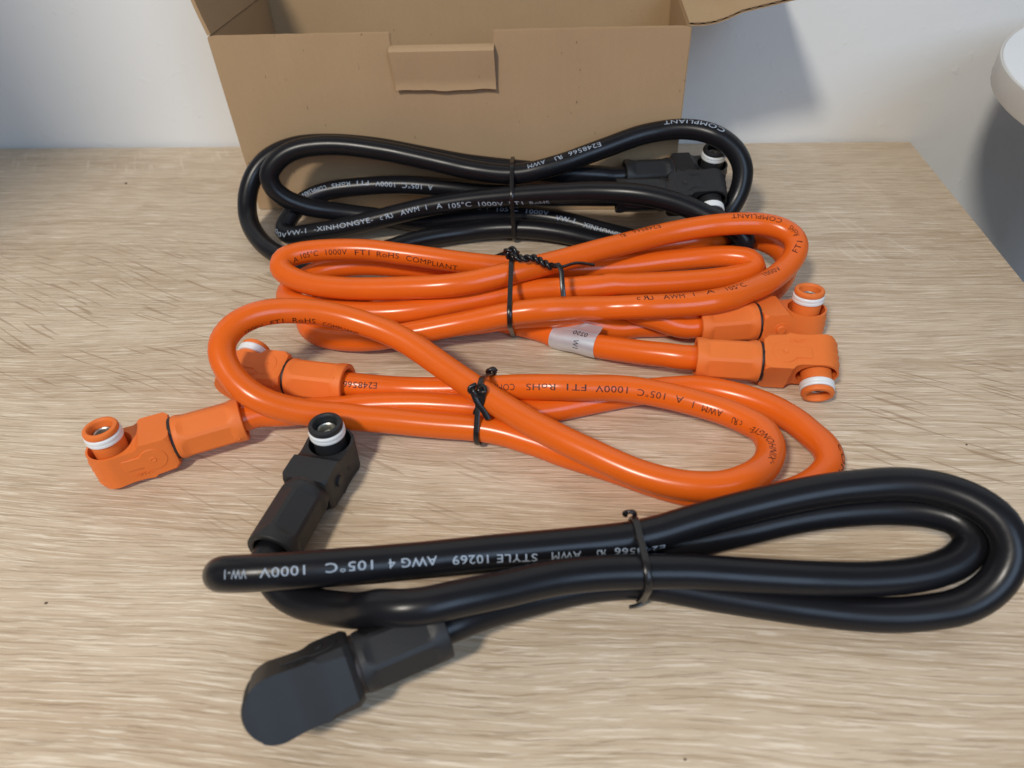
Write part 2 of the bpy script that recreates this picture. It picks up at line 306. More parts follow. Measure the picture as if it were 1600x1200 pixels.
CABLE_POINTS = {
 'A': '471,4098,304 383,4083,307 294,4068,309 205,4054,311 134,4042,324 46,4033,334 -44,4028,341 -134,4027,348 -224,4028,355 -314,4029,364 -404,4031,372 -494,4036,380 -583,4043,388 -671,4052,396 -759,4064,406 -847,4079,417 -934,4095,427 -1021,4110,438 -1108,4126,449 -1195,4139,460 -1284,4149,469 -1375,4155,477 -1467,4159,483 -1558,4160,485 -1648,4160,484 -1737,4157,476 -1820,4150,459 -1897,4135,433 -1965,4110,397 -2021,4071,348 -2057,4017,289 -2072,3955,228 -2066,3888,169 -2040,3824,128 -2001,3763,104 -1951,3701,86 -1893,3641,73 -1827,3585,65 -1755,3535,61 -1681,3492,59 -1599,3464,58 -1510,3454,58 -1420,3463,58 -1334,3488,58 -1253,3526,62 -1179,3572,67 -1104,3619,70 -1031,3666,74 -953,3708,75 -871,3745,74 -787,3776,72 -701,3800,72 -613,3818,76 -525,3826,81 -435,3827,86 -346,3822,88 -258,3812,89 -171,3794,88 -87,3771,86 -5,3742,83 76,3708,81 158,3672,82 239,3634,82 323,3598,86 408,3567,97 493,3545,112 572,3545,132 640,3592,157 713,3690,128 785,3765,147 851,3822,191 899,3868,254 926,3909,329 927,3951,407 893,3992,475 836,4026,524 765,4052,559 684,4083,574 598,4102,577 510,4109,571 423,4104,560 338,4089,547 259,4066,530 180,4039,511 99,4012,492 16,3986,472 -68,3962,450 -154,3943,431 -241,3928,413 -328,3920,398 -418,3919,393 -507,3923,398 -597,3930,408 -685,3940,420 -773,3950,437 -861,3961,453 -949,3970,470 -1038,3979,487 -1127,3987,503 -1215,3992,516 -1303,3997,528 -1391,3998,538 -1480,3994,544 -1570,3984,544 -1658,3968,537 -1741,3946,514 -1811,3917,470 -1857,3887,408 -1844,3870,330 -1787,3870,263 -1712,3881,217 -1632,3898,181 -1548,3916,157 -1464,3929,136 -1378,3936,119 -1291,3940,105 -1204,3939,93 -1116,3936,83 -1028,3931,77 -939,3928,78 -851,3928,88 -763,3929,100 -674,3930,109 -585,3932,115 -495,3936,118 -405,3936,119 -314,3930,118 -223,3918,114 -133,3901,108 -45,3877,99 41,3850,88 127,3821,78 213,3793,70 298,3761,64 381,3726,60 460,3688,58 539,3649,58 618,3618,58 710,3562,64 787,3514,94 862,3470,145 896,3465,211 844,3491,267 768,3515,303 691,3544,326 615,3572,351 535,3596,373 451,3617,389 364,3636,400 276,3655,403 190,3674,399 105,3696,391 20,3718,380 -63,3737,366 -149,3757,352 -237,3776,337 -327,3793,322 -415,3808,308 -503,3820,294 -591,3830,280 -680,3837,265 -769,3841,249 -858,3842,233 -945,3841,215 -1033,3836,196 -1121,3828,177 -1210,3818,158 -1299,3807,139 -1389,3796,121 -1479,3786,104 -1570,3780,90 -1660,3777,77 -1748,3778,64 -1812,3798,63 -1835,3843,81 -1804,3913,126 -1754,3976,169 -1683,4020,200 -1600,4049,218 -1514,4068,228 -1426,4079,233 -1337,4086,237 -1248,4090,240 -1157,4090,243 -1066,4087,243 -974,4080,240 -882,4069,237 -792,4053,236 -705,4032,236 -621,4006,238 -537,3978,243 -452,3950,250 -369,3921,260 -286,3894,270 -201,3869,280 -113,3847,290 -26,3825,302 61,3803,313 147,3789,319 237,3791,320 327,3795,320 416,3799,320',
 'B': '796,2872,115 707,2858,115 618,2844,115 531,2829,115 465,2831,130 399,2843,148 322,2865,160 244,2906,165 166,2971,127 84,3024,103 -2,3069,88 -89,3103,79 -176,3130,74 -264,3153,71 -353,3169,68 -443,3181,64 -534,3187,61 -625,3190,58 -715,3190,58 -805,3191,58 -895,3189,59 -984,3184,61 -1072,3173,64 -1159,3155,68 -1243,3129,75 -1320,3088,78 -1378,3034,74 -1411,2971,67 -1407,2902,58 -1368,2833,59 -1295,2779,63 -1203,2746,69 -1110,2727,79 -1016,2721,90 -923,2725,103 -831,2734,118 -741,2745,132 -652,2754,148 -562,2760,166 -473,2760,189 -386,2759,214 -299,2759,235 -213,2759,249 -128,2769,253 -43,2792,243 43,2815,229 130,2822,226 217,2815,236 301,2800,252 388,2802,256 475,2816,252 562,2827,254 650,2844,260 739,2883,257 824,2943,253 909,3012,247 983,3082,251 1044,3151,262 1088,3217,280 1108,3281,304 1089,3341,328 1027,3387,345 944,3411,352 858,3414,354 773,3411,351 690,3409,343 608,3399,334 525,3382,327 444,3357,322 363,3326,318 283,3291,315 203,3253,314 123,3214,314 43,3172,314 -37,3129,315 -117,3085,317 -196,3043,319 -277,3002,321 -360,2966,318 -444,2936,312 -529,2911,305 -617,2894,299 -706,2890,292 -795,2894,284 -886,2901,275 -977,2908,266 -1068,2917,258 -1158,2927,252 -1247,2941,249 -1335,2958,249 -1417,2982,256 -1489,3013,268 -1538,3052,289 -1530,3109,314 -1462,3159,315 -1383,3192,309 -1301,3213,303 -1216,3225,298 -1130,3230,293 -1043,3229,285 -957,3225,275 -868,3220,266 -779,3216,255 -690,3213,243 -600,3213,230 -512,3217,217 -423,3222,204 -335,3228,194 -246,3234,185 -156,3238,178 -67,3243,173 23,3250,171 114,3260,170 203,3272,170 291,3287,172 378,3303,177 464,3317,182 551,3327,187 637,3333,194 723,3332,203 808,3319,211 887,3288,214 913,3240,195 869,3203,184 790,3175,179 702,3152,179 615,3130,183 527,3110,188 438,3090,194 348,3070,202 259,3050,210 170,3034,222 82,3015,221 -5,3003,219 -94,2995,217 -183,2987,214 -272,2978,209 -361,2964,203 -448,2945,197 -536,2923,191 -623,2901,185 -710,2878,178 -798,2858,172 -885,2846,167 -971,2843,163 -1056,2846,159 -1141,2852,156 -1225,2857,157 -1305,2865,160 -1378,2881,169 -1452,2917,163 -1514,2976,155 -1526,3055,156 -1486,3135,157 -1426,3204,162 -1352,3252,162 -1273,3282,157 -1190,3302,151 -1105,3312,144 -1019,3317,135 -931,3320,127 -842,3320,115 -753,3322,104 -662,3328,97 -572,3336,94 -483,3347,95 -394,3359,98 -305,3370,104 -216,3380,111 -127,3389,121 -39,3398,131 50,3407,141 139,3417,152 228,3428,162 314,3439,175 399,3447,189 482,3454,203 566,3464,213 655,3485,217 744,3541,196 837,3576,187 926,3571,182 1007,3534,183 1070,3474,177 1104,3401,165 1099,3326,146 1072,3254,129 1029,3187,114 975,3127,98 912,3072,77 841,3030,58 761,2999,58 676,2985,58 584,2971,58 493,2926,58 401,2912,58 309,2906,58 217,2887,58 126,2876,80 41,2871,105 -41,2861,139 -128,2839,163 -214,2834,163 -301,2839,152 -388,2843,133 -477,2848,110 -568,2859,87 -661,2870,69 -754,2873,60 -846,2877,58 -936,2885,58 -1019,2905,62 -1066,2941,82 -1018,2992,96 -936,3016,87 -853,3019,74 -768,3011,66 -682,2997,61 -597,2978,58 -509,2959,58 -422,2940,58 -336,2916,58 -251,2887,58 -169,2852,58 -88,2802,58 -8,2763,72 70,2721,81 153,2684,93 238,2651,106 324,2620,118 410,2594,129 486,2574,134 574,2568,135 664,2563,135 754,2558,135',
 'C': '-1627,2019,120 -1546,2059,120 -1465,2099,120 -1385,2139,121 -1300,2162,106 -1213,2184,98 -1124,2204,97 -1035,2215,95 -948,2234,95 -859,2244,96 -771,2249,97 -682,2250,99 -593,2248,99 -505,2245,97 -418,2241,93 -331,2240,81 -243,2250,67 -154,2270,58 -67,2294,58 18,2323,58 104,2351,59 189,2377,61 275,2399,64 362,2415,68 450,2424,72 538,2424,79 625,2407,80 710,2378,82 790,2338,85 863,2286,87 925,2222,87 975,2149,86 1015,2069,87 1014,1992,79 966,1928,69 898,1878,63 819,1840,60 733,1817,58 643,1812,58 553,1821,58 464,1835,58 377,1858,58 292,1888,60 209,1921,63 126,1954,64 42,1986,63 -43,2017,64 -126,2051,70 -211,2080,76 -297,2105,83 -384,2121,88 -473,2129,89 -562,2132,91 -650,2134,96 -738,2135,104 -825,2133,115 -913,2127,128 -1000,2120,147 -1087,2109,164 -1173,2100,187 -1259,2097,217 -1341,2109,251 -1406,2139,283 -1461,2180,317 -1505,2235,362 -1516,2301,401 -1484,2372,428 -1421,2434,438 -1344,2478,432 -1262,2505,418 -1177,2521,400 -1089,2525,380 -1004,2519,359 -920,2503,340 -838,2479,322 -758,2445,303 -683,2403,282 -608,2356,261 -534,2307,242 -459,2257,226 -384,2205,212 -310,2154,201 -236,2103,193 -160,2054,186 -83,2007,181 -5,1962,176 75,1920,171 155,1879,164 236,1842,158 321,1812,155 406,1791,156 489,1781,161 567,1786,166 640,1813,171 707,1870,156 758,1944,143 780,2027,140 759,2107,143 694,2170,139 618,2218,138 537,2253,139 454,2279,144 368,2299,150 280,2312,157 191,2316,164 102,2312,168 13,2307,171 -76,2307,171 -167,2317,160 -258,2335,141 -351,2348,120 -444,2356,105 -537,2360,96 -629,2363,89 -717,2364,86 -803,2362,89 -890,2355,100 -976,2350,112 -1064,2358,115 -1154,2369,115 -1243,2381,115',
 'D': '-1047,1637,119 -1060,1548,121 -1074,1459,124 -1089,1375,127 -1053,1343,121 -996,1293,101 -920,1257,100 -835,1227,127 -748,1195,171 -666,1163,225 -591,1143,283 -517,1132,305 -440,1142,309 -358,1171,304 -277,1204,291 -197,1238,275 -118,1273,262 -36,1304,249 50,1329,236 138,1349,223 226,1364,211 316,1377,200 405,1387,190 494,1392,180 582,1395,172 671,1397,167 759,1399,163 849,1405,156 940,1412,150 1031,1422,148 1119,1435,151 1204,1454,161 1281,1484,181 1331,1536,213 1307,1605,233 1233,1645,227 1151,1664,213 1066,1671,200 980,1671,186 894,1666,172 807,1656,156 719,1642,138 632,1625,120 544,1609,102 456,1593,86 367,1581,74 277,1570,65 188,1559,60 99,1548,59 10,1536,61 -79,1522,64 -168,1507,70 -256,1491,78 -343,1472,88 -429,1451,100 -515,1428,114 -600,1403,131 -684,1376,149 -768,1350,169 -851,1325,188 -932,1303,206 -1009,1283,222 -1076,1261,243 -1129,1235,279 -1121,1218,309 -1082,1206,334 -1003,1208,342 -912,1221,339 -824,1239,332 -738,1261,320 -653,1283,306 -567,1306,292 -482,1329,279 -396,1353,267 -311,1377,255 -224,1399,245 -137,1420,235 -50,1440,227 38,1459,221 127,1477,217 215,1496,217 302,1521,222 387,1550,232 473,1577,243 559,1601,254 646,1623,266 733,1642,279 820,1658,292 907,1670,305 993,1675,318 1078,1675,332 1162,1664,343 1242,1637,349 1315,1594,347 1374,1535,327 1398,1469,277 1376,1413,215 1326,1372,164 1257,1346,124 1175,1337,97 1091,1333,79 1005,1335,67 916,1341,60 826,1349,58 736,1357,58 646,1367,58 557,1377,60 467,1387,63 377,1398,69 287,1406,76 197,1403,81 109,1389,85 22,1367,91 -63,1336,99 -143,1300,111 -219,1261,129 -285,1222,149 -348,1182,163 -426,1138,165 -505,1094,166 -584,1051,167',
}
PRINTS = [
 ('A', 0, '00V', 1.5429, -0.641, 1.5399, -0.199),
 ('A', 0, 'VW-1', 1.5356, 0.013, 1.5234, 0.090),
 ('A', 0, '-XINHONGYE-', 1.5183, 0.097, 1.4811, -0.203),
 ('A', 0, '@', 1.4765, -0.214, 1.4684, -0.283),
 ('A', 0, 'AWM', 1.4633, -0.276, 1.4514, -0.242),
 ('A', 0, 'I', 1.4469, -0.254, 1.4449, -0.313),
 ('A', 0, 'A', 1.4404, -0.372, 1.4369, -0.403),
 ('A', 0, '105°C', 1.4329, -0.568, 1.4189, -0.682),
 ('A', 0, '1000V', 1.4144, -0.774, 1.3994, -1.033),
 ('A', 0, 'FT1', 1.3954, -1.013, 1.3873, -1.143),
 ('A', 0, 'RoHS', 1.3832, -1.205, 1.3715, -1.275),
 ('A', 1, 'AWG 4', 1.0800, -0.900, 1.0954, -0.652),
 ('A', 1, '105°C', 1.1008, -0.398, 1.1139, -0.407),
 ('A', 1, '1000V', 1.1189, -0.234, 1.1327, -0.311),
 ('A', 1, 'VW-1', 1.1378, 0.039, 1.1495, -0.032),
 ('A', 1, '-XINHONGYE-', 1.1540, 0.028, 1.1843, 0.211),
 ('A', 2, 'A', 1.6527, 0.396, 1.6496, 0.374),
 ('A', 2, '105°C', 1.6455, 0.361, 1.6327, 0.340),
 ('A', 2, '1000V', 1.6282, 0.283, 1.6156, 0.093),
 ('A', 2, 'FT1', 1.6112, -0.020, 1.6037, -0.117),
 ('A', 2, 'RoHS', 1.5993, -0.114, 1.5875, -0.084),
 ('A', 2, 'COMPLIANT', 1.5840, -0.076, 1.5666, -0.198),
 ('A', 3, 'COMPLIANT', 0.6724, 0.438, 0.7051, 0.491),
 ('A', 3, 'E248566', 0.7434, 0.217, 0.7623, 0.423),
 ('A', 3, '#', 0.7653, 0.400, 0.7708, 0.350),
 ('A', 3, 'AWM', 0.7763, 0.428, 0.7867, 0.300),
 ('B', 4, 'I', 0.8174, 1.028, 0.8201, 1.090),
 ('B', 4, 'A', 0.8231, 0.893, 0.8265, 0.720),
 ('B', 4, '105°C', 0.8284, 0.577, 0.8384, 0.413),
 ('B', 4, '1000V', 0.8427, 0.392, 0.8545, 0.379),
 ('B', 4, 'FT1', 0.8589, 0.419, 0.8670, 0.380),
 ('B', 4, 'RoHS', 0.8709, 0.425, 0.8830, 0.346),
 ('B', 4, 'COMPLIANT', 0.8869, 0.436, 0.9139, 0.767),
 ('B', 5, '@', 0.4253, -0.770, 0.4321, -0.709),
 ('B', 5, 'AWM', 0.4364, -0.737, 0.4467, -0.761),
 ('B', 5, 'I', 0.4511, -0.839, 0.4535, -0.878),
 ('B', 5, 'A', 0.4574, -0.874, 0.4610, -0.931),
 ('B', 5, '105°C', 0.4667, -0.841, 0.4847, -0.670),
 ('B', 5, '1000V', 0.4914, -0.814, 0.5116, -0.449),
 ('B', 5, 'FT1', 0.5177, -0.380, 0.5261, -0.111),
 ('B', 5, 'RoHS', 0.5298, -0.126, 0.5368, 0.158),
 ('B', 5, 'COMPLIANT', 0.5418, 0.355, 0.5671, 0.527),
 ('B', 5, 'E248566', 0.6045, 0.701, 0.6199, 0.852),
 ('B', 5, '#', 0.6239, 0.710, 0.6273, 0.667),
 ('C', 6, '-XINHONGYE-', 0.8323, -0.335, 0.8594, -0.640),
 ('C', 6, '@', 0.8640, -0.468, 0.8690, -0.438),
 ('C', 6, 'AWM', 0.8739, -0.281, 0.8832, -0.276),
 ('C', 6, 'I', 0.8871, -0.214, 0.8881, -0.218),
 ('C', 6, 'A', 0.8920, -0.109, 0.8954, -0.106),
 ('C', 6, '105°C', 0.8999, -0.132, 0.9122, -0.168),
 ('C', 6, '1000V', 0.9166, -0.110, 0.9305, -0.096),
 ('C', 6, 'FT1', 0.9344, -0.011, 0.9424, 0.015),
 ('C', 6, 'RoHS', 0.9468, -0.000, 0.9586, -0.015),
 ('C', 6, 'COMPLIANT', 0.9639, -0.016, 0.9856, 0.079),
 ('C', 6, 'E248566', 1.0297, 0.148, 1.0437, 0.013),
 ('C', 7, '1000V', 0.5843, 1.437, 0.5947, 1.376),
 ('C', 7, 'FT1', 0.5986, 1.180, 0.6050, 1.006),
 ('C', 7, 'RoHS', 0.6093, 0.918, 0.6202, 0.836),
 ('C', 7, 'COMPLIANT', 0.6236, 0.986, 0.6413, 1.189),
 ('C', 8, 'COMPLIANT', 0.2881, -0.736, 0.3022, -0.223),
 ('D', 9, 'E248566', 0.7028, 0.974, 0.6858, 0.494),
 ('D', 9, '#', 0.6833, 0.532, 0.6797, 0.518),
 ('D', 9, 'AWM', 0.6742, 0.490, 0.6642, 0.381),
 ('D', 9, 'STYLE 10269', 0.6592, 0.382, 0.6309, 0.037),
 ('D', 9, 'AWG 4', 0.6259, -0.054, 0.6105, -0.120),
 ('D', 9, '105°C', 0.6056, -0.155, 0.5912, -0.151),
 ('D', 9, '1000V', 0.5853, -0.169, 0.5721, -0.169),
 ('D', 9, 'VW-1', 0.5685, -0.164, 0.5623, -0.164),
]
CONNECTORS = {
 'A1': ((0.0264, 0.4063, 0.0310), (0.986, 0.164, -0.029), (0.050, -0.130, 0.990)),
 'A2': ((0.0207, 0.3789, 0.0320), (0.999, 0.046, 0.000), (0.042, -0.909, -0.416)),
 'B1': ((0.0589, 0.2840, 0.0115), (0.989, 0.151, 0.000), (-0.018, 0.116, 0.993)),
 'B2': ((0.0545, 0.2570, 0.0135), (0.998, -0.057, 0.000), (-0.053, -0.927, -0.370)),
 'C1': ((-0.1439, 0.2112, 0.0120), (-0.896, -0.445, 0.000), (-0.026, 0.052, 0.998)),
 'C2': ((-0.1035, 0.2354, 0.0115), (-0.992, 0.128, 0.000), (0.125, 0.970, 0.208)),
 'D1': ((-0.1078, 0.1430, 0.0125), (0.150, 0.988, -0.030), (0.013, 0.028, 1.000)),
 'D2': ((-0.0400, 0.1152, 0.0165), (-0.876, -0.482, 0.008), (-0.367, 0.655, -0.661)),
}

RAD = 0.00575
VREF = Vector((0, -0.74, 0.67)).normalized()
CABLE = {}
for key, txt in CABLE_POINTS.items():
    pts = [Vector([int(q) / 10000.0 for q in p.split(',')]) for p in txt.split()]
    P = catmull(pts, 0.0025); T = tangents(P); s = [0.0]
    for i in range(1, len(P)): s.append(s[-1] + (P[i] - P[i - 1]).length)
    CABLE[key] = (P, T, s)
def at_s(key, q):
    P, T, s = CABLE[key]; q = min(max(q, 0.0), s[-1] - 1e-6)
    lo_, hi_ = 0, len(s) - 1
    while hi_ - lo_ > 1:
        md = (lo_ + hi_) // 2
        if s[md] <= q: lo_ = md
        else: hi_ = md
    f = (q - s[lo_]) / (s[hi_] - s[lo_]); return P[lo_].lerp(P[hi_], f), T[lo_].lerp(T[hi_], f).normalized()
def surf(key, q, phi, lift):
    p, t = at_s(key, q); n = (VREF - t * VREF.dot(t)).normalized(); b_ = t.cross(n)
    return p + (n * math.cos(phi) + b_ * math.sin(phi)) * (RAD + lift)
def print_mesh(key, items, cap=0.0030, lift=0.00006):
    V, Fc = [], []
    for s0, p0, s1, p1, txt in items:
        v_, f_, w_ = text_mesh(txt); d = 1.0 if s1 >= s0 else -1.0; o = len(V)
        L = abs(s1 - s0)
        nat = w_ * cap
        if L < 0.6 * nat or L > 1.7 * nat: L = nat * 1.05
        for x, y in v_:
            fx = x / max(w_, 1e-6); ss = s0 + d * L * fx; ph = p0 + (p1 - p0) * fx
            # glyph up = normal x reading direction; angle grows from n towards t x n
            V.append(surf(key, ss, ph - d * (y - 0.5) * cap / RAD, lift))
        Fc += [tuple(o + i for i in f) for f in f_]
    return mesh_from(V, Fc, 'print')

# ------------------------------------------------------------------ the setting
wall = obj('wall', bevelled_box(-1.6, 1.5, 0.5285, 0.62, -0.75, 1.2, 0.0), 'wall'); wall['kind'] = 'structure'
blocker = obj('shadow_post', bevelled_box(-0.415 - 0.085, -0.415, -0.02, 0.03, -0.74, 1.2, 0.002), 'wall'); blocker['kind'] = 'structure'  # unseen post, added to cast the soft shadow on the left of the wall
fl_ = obj('floor', bevelled_box(-1.6, 1.5, -1.0, 0.528, -0.80, -0.7405, 0.0), 'floor'); fl_['kind'] = 'structure'

table = thing('side_table', (-0.15, 0.26, -0.022), 'pale oak laminate table top carrying the box and the four cables', 'table')
def rel(o, parent):
    o.location = Vector(o.location) - parent.location; return o
rel(obj('table_top', bevelled_box(-0.54, 0.2392, 0.045, 0.5255, -0.022, 0.0, 0.0006), 'oak', table), table)
rel(obj('side_panel', bevelled_box(-0.524, -0.506, 0.06, 0.52, -0.74, -0.0225, 0.0006), 'oak', table), table)
rel(obj('side_panel', bevelled_box(0.205, 0.223, 0.06, 0.52, -0.74, -0.0225, 0.0006), 'oak', table), table)

st = thing('round_table', (0.363, 0.3751, -0.74), 'white round table top reaching in at the upper right beside the wall', 'table')
DC = (0.3630, 0.3751); DR = 0.1465; DZ = 0.090
def disc(r, z0, z1, bev, seg=96):
    return lathe([(0.0, z0), (r - bev, z0), (r, z0 + bev), (r, z1 - bev), (r - bev, z1), (0.0, z1)], seg)
o = obj('table_top', disc(DR - 0.0012, DZ - 0.0140, DZ, 0.0004), 'white_laminate', st); o.location = Vector((DC[0], DC[1], 0)) - st.location
band = lathe([(DR - 0.0011, DZ - 0.0135), (DR, DZ - 0.0135), (DR + 0.0003, DZ - 0.012), (DR + 0.0003, DZ - 0.0012), (DR, DZ - 0.0004), (DR - 0.0011, DZ - 0.0004)], 96, True)
o = obj('edge_band', band, 'white_edge', st); o.location = Vector((DC[0], DC[1], 0)) - st.location
o = obj('column', lathe([(0.0, -0.72), (0.025, -0.72), (0.025, DZ - 0.0142), (0.0, DZ - 0.0142)], 32), 'white_laminate', st); o.location = Vector((DC[0], DC[1], 0)) - st.location
o = obj('foot_plate', disc(0.13, -0.74, -0.7202, 0.002), 'white_laminate', st); o.location = Vector((DC[0], DC[1], 0)) - st.location

# ------------------------------------------------------------------ cardboard box
X0, X1, Y0, Y1, HB, TH = -0.2155, 0.0587, 0.4220, 0.5210, 0.1097, 0.0022
box = thing('cardboard_box', ((X0 + X1) / 2, (Y0 + Y1) / 2, 0.0), 'open brown cardboard box standing against the white wall behind the cables', 'box')
def wavy(a, b, n, amp):
    return [(a[0] + (b[0] - a[0]) * i / n + random.uniform(-amp, amp), a[1] + (b[1] - a[1]) * i / n + random.uniform(-amp, amp)) for i in range(1, n)]
NX0, NX1, NZ = -0.1085, -0.0497, 0.1020
poly = [(X0, 0.0003), (X1, 0.0003), (X1, HB - 0.0006)] + wavy((X1, HB), (NX1, HB), 18, 0.00016) + [(NX1, HB), (NX1 - 0.0004, NZ), (NX0, NZ), (NX0 + 0.0003, HB - 0.0002)] + wavy((NX0, HB), (X0, HB), 18, 0.00016) + [(X0, HB - 0.0005)]
bx = obj('front_panel', sharpen(prism(poly, 'y', Y0, Y0 + TH, 0.0005, 2), 30), 'cardboard', box); rel(bx, box)
rel(obj('back_panel', bevelled_box(X0, X1, Y1 - TH, Y1, 0.0003, HB, 0.0004), 'cardboard_in', box), box)
rel(obj('side_panel', bevelled_box(X0 + 0.0002, X0 + TH, Y0 + TH + 0.0002, Y1 - TH - 0.0002, 0.0003, HB - 0.0003, 0.0004), 'cardboard_in', box), box)
rel(obj('side_panel', bevelled_box(X1 - TH, X1 - 0.0002, Y0 + TH + 0.0002, Y1 - TH - 0.0002, 0.0003, HB - 0.0003, 0.0004), 'cardboard_in', box), box)
rel(obj('bottom_panel', bevelled_box(X0 + TH + 0.0002, X1 - TH - 0.0002, Y0 + TH + 0.0002, Y1 - TH - 0.0002, 0.0004, 0.0026, 0.0), 'cardboard_in', box), box)
def sheet(rows, th, name='sheet'):
    """grid of points (rows x cols) thickened along its normal"""
    nr, nc = len(rows), len(rows[0]); flat_ = [Vector(p) for r_ in rows for p in r_]
    nv = []
    for i in range(nr):
        for j in range(nc):
            du = flat_[i * nc + min(j + 1, nc - 1)] - flat_[i * nc + max(j - 1, 0)]; dv = flat_[min(i + 1, nr - 1) * nc + j] - flat_[max(i - 1, 0) * nc + j]
            nv.append(du.cross(dv).normalized())
    verts = flat_ + [p + n_ * th for p, n_ in zip(flat_, nv)]; K = nr * nc; faces = []
    for i in range(nr - 1):
        for j in range(nc - 1):
            q = (i * nc + j, i * nc + j + 1, (i + 1) * nc + j + 1, (i + 1) * nc + j); faces += [q, tuple(K + k for k in reversed(q))]
    rim = [j for j in range(nc)] + [i * nc + nc - 1 for i in range(1, nr)] + [(nr - 1) * nc + j for j in range(nc - 2, -1, -1)] + [i * nc for i in range(nr - 2, 0, -1)]
    for a_, b_ in zip(rim, rim[1:] + rim[:1]): faces.append((a_, b_, K + b_, K + a_))
    return sharpen(mesh_from(verts, faces, name), 40)
# folded-out tab on the front: rolls over the notch edge and hangs down
rows = []
for i in range(14):
    t = i / 13.0
    if t < 0.25:
        an = t / 0.25 * R(90); y = Y0 + 0.0010 - math.sin(an) * 0.0062; z = NZ - 0.0016 + math.cos(an) * 0.0022
    else:
        q = (t - 0.25) / 0.75; y = Y0 - 0.0052 + q * 0.0028 - 0.0012 * max(0.0, q - 0.85) / 0.15; z = NZ - 0.0016 - q * 0.0216
    row = []
    for j in range(17):
        u = j / 16.0; x = NX0 - 0.0010 + (NX1 + 0.0003 - NX0 + 0.0010) * u
        row.append((x + 0.0010 * t * (1 - u), y, z + (0.0004 * math.sin(u * 9.0) + 0.0002 * math.sin(u * 23)) * (t if t > 0.6 else 0)))
    rows.append(row)
rel(obj('lock_tab', sheet(rows, 0.0017), 'cardboard', box), box)
# right flap folded outwards, sagging a little near the hinge: two liners with fluting between them
def flap_rows(off, nt_, wave=0.0):
    rows = []
    for i in range(nt_):
        t = i / (nt_ - 1.0); row = []
        for j in range(9):
            y = Y0 + 0.0006 + (Y1 - Y0 - 0.0012) * j / 8.0
            x = X1 - 0.0018 + 0.0588 * t
            z = HB + 0.0003 + 0.0125 * t - 0.0022 * math.sin(min(1, t * 2.2) * math.pi) + 0.0006 * math.sin(j * 0.9) * t
            row.append((x, y, z + off + wave * math.sin(t * 0.0565 / 0.0055 * 2 * math.pi)))
        rows.append(row)
    return rows
fp = obj('top_flap', sheet(flap_rows(0.0016, 14), 0.00045), 'cardboard_in', box); rel(fp, box)
obj('lower_liner', sheet(flap_rows(0.0, 14), 0.00045), 'cardboard', fp)
obj('fluting', sheet(flap_rows(0.00095, 120, 0.00045), 0.00014), 'cardboard', fp)
# left flap standing up and leaning outwards
rows = []
for i in range(12):
    t = i / 11.0
    row = []
    for j in range(9):
        y = Y0 + 0.0006 + (Y1 - Y0 - 0.0012) * j / 8.0
        row.append((X0 + 0.0004 - 0.0035 * t - 0.0026 * math.sin(t * math.pi) + 0.0008 * math.sin(j * 1.3) * t, y, HB + 0.0002 + 0.055 * t))
    rows.append(row)
rel(obj('top_flap', sheet(rows, 0.0022), 'cardboard_in', box), box)
# long rear lid flap standing upright against the wall
rel(obj('lid_flap', bevelled_box(X0 + 0.001, X1 - 0.001, Y1 - TH + 0.0002, Y1 - 0.0002, HB + 0.0006, HB + 0.09, 0.0004), 'cardboard_in', box), box)

# ------------------------------------------------------------------ connector meshes (origin at the seal plane, +X away from the cable, +Z along the socket)
mm = 0.001
BL = 29.0          # cable entry sits at x = -BL
SX = 23.6          # socket axis
def solid_eval(ops):
    """ops: first mesh then (operation, mesh) pairs, evaluated with exact booleans"""
    tmp = []
    base = bpy.data.objects.new('tmp', ops[0]); COL.objects.link(base); tmp.append(base)
    for op, me in ops[1:]:
        o2 = bpy.data.objects.new('tmp', me); COL.objects.link(o2); tmp.append(o2)
        md = base.modifiers.new('b', 'BOOLEAN'); md.operation = op; md.object = o2; md.solver = 'EXACT'
    md = base.modifiers.new('bev', 'BEVEL'); md.width = 0.0008; md.segments = 2; md.limit_method = 'ANGLE'; md.angle_limit = R(30); md.use_clamp_overlap = True
    for o2 in tmp:
        for p in o2.data.polygons: p.use_smooth = True
    wn = base.modifiers.new('wn', 'WEIGHTED_NORMAL'); wn.mode = 'FACE_AREA'; wn.weight = 80; wn.keep_sharp = False
    dg = bpy.context.evaluated_depsgraph_get(); dg.update()
    me = bpy.data.meshes.new_from_object(base.evaluated_get(dg))
    for t in tmp: bpy.data.objects.remove(t)
    return me
prof = [(0, -9.0), (1.8, -10.3), (7.0, -10.3)] + [(7 + 23 * i / 14.0, -10.35 + 0.45 * (1 - math.cos(2 * math.pi * i / 14.0))) for i in range(1, 14)] + [(30.0, -10.4), (38, -10.4), (38, 5.6), (15.0, 5.6), (13.2, 6.3), (11.4, 8.2), (9.4, 9.9), (7.6, 10.3), (1.8, 10.3), (0, 9.0)]
prof_me = prism([(x * mm, z * mm) for x, z in prof], 'y', -12 * mm, 12 * mm)
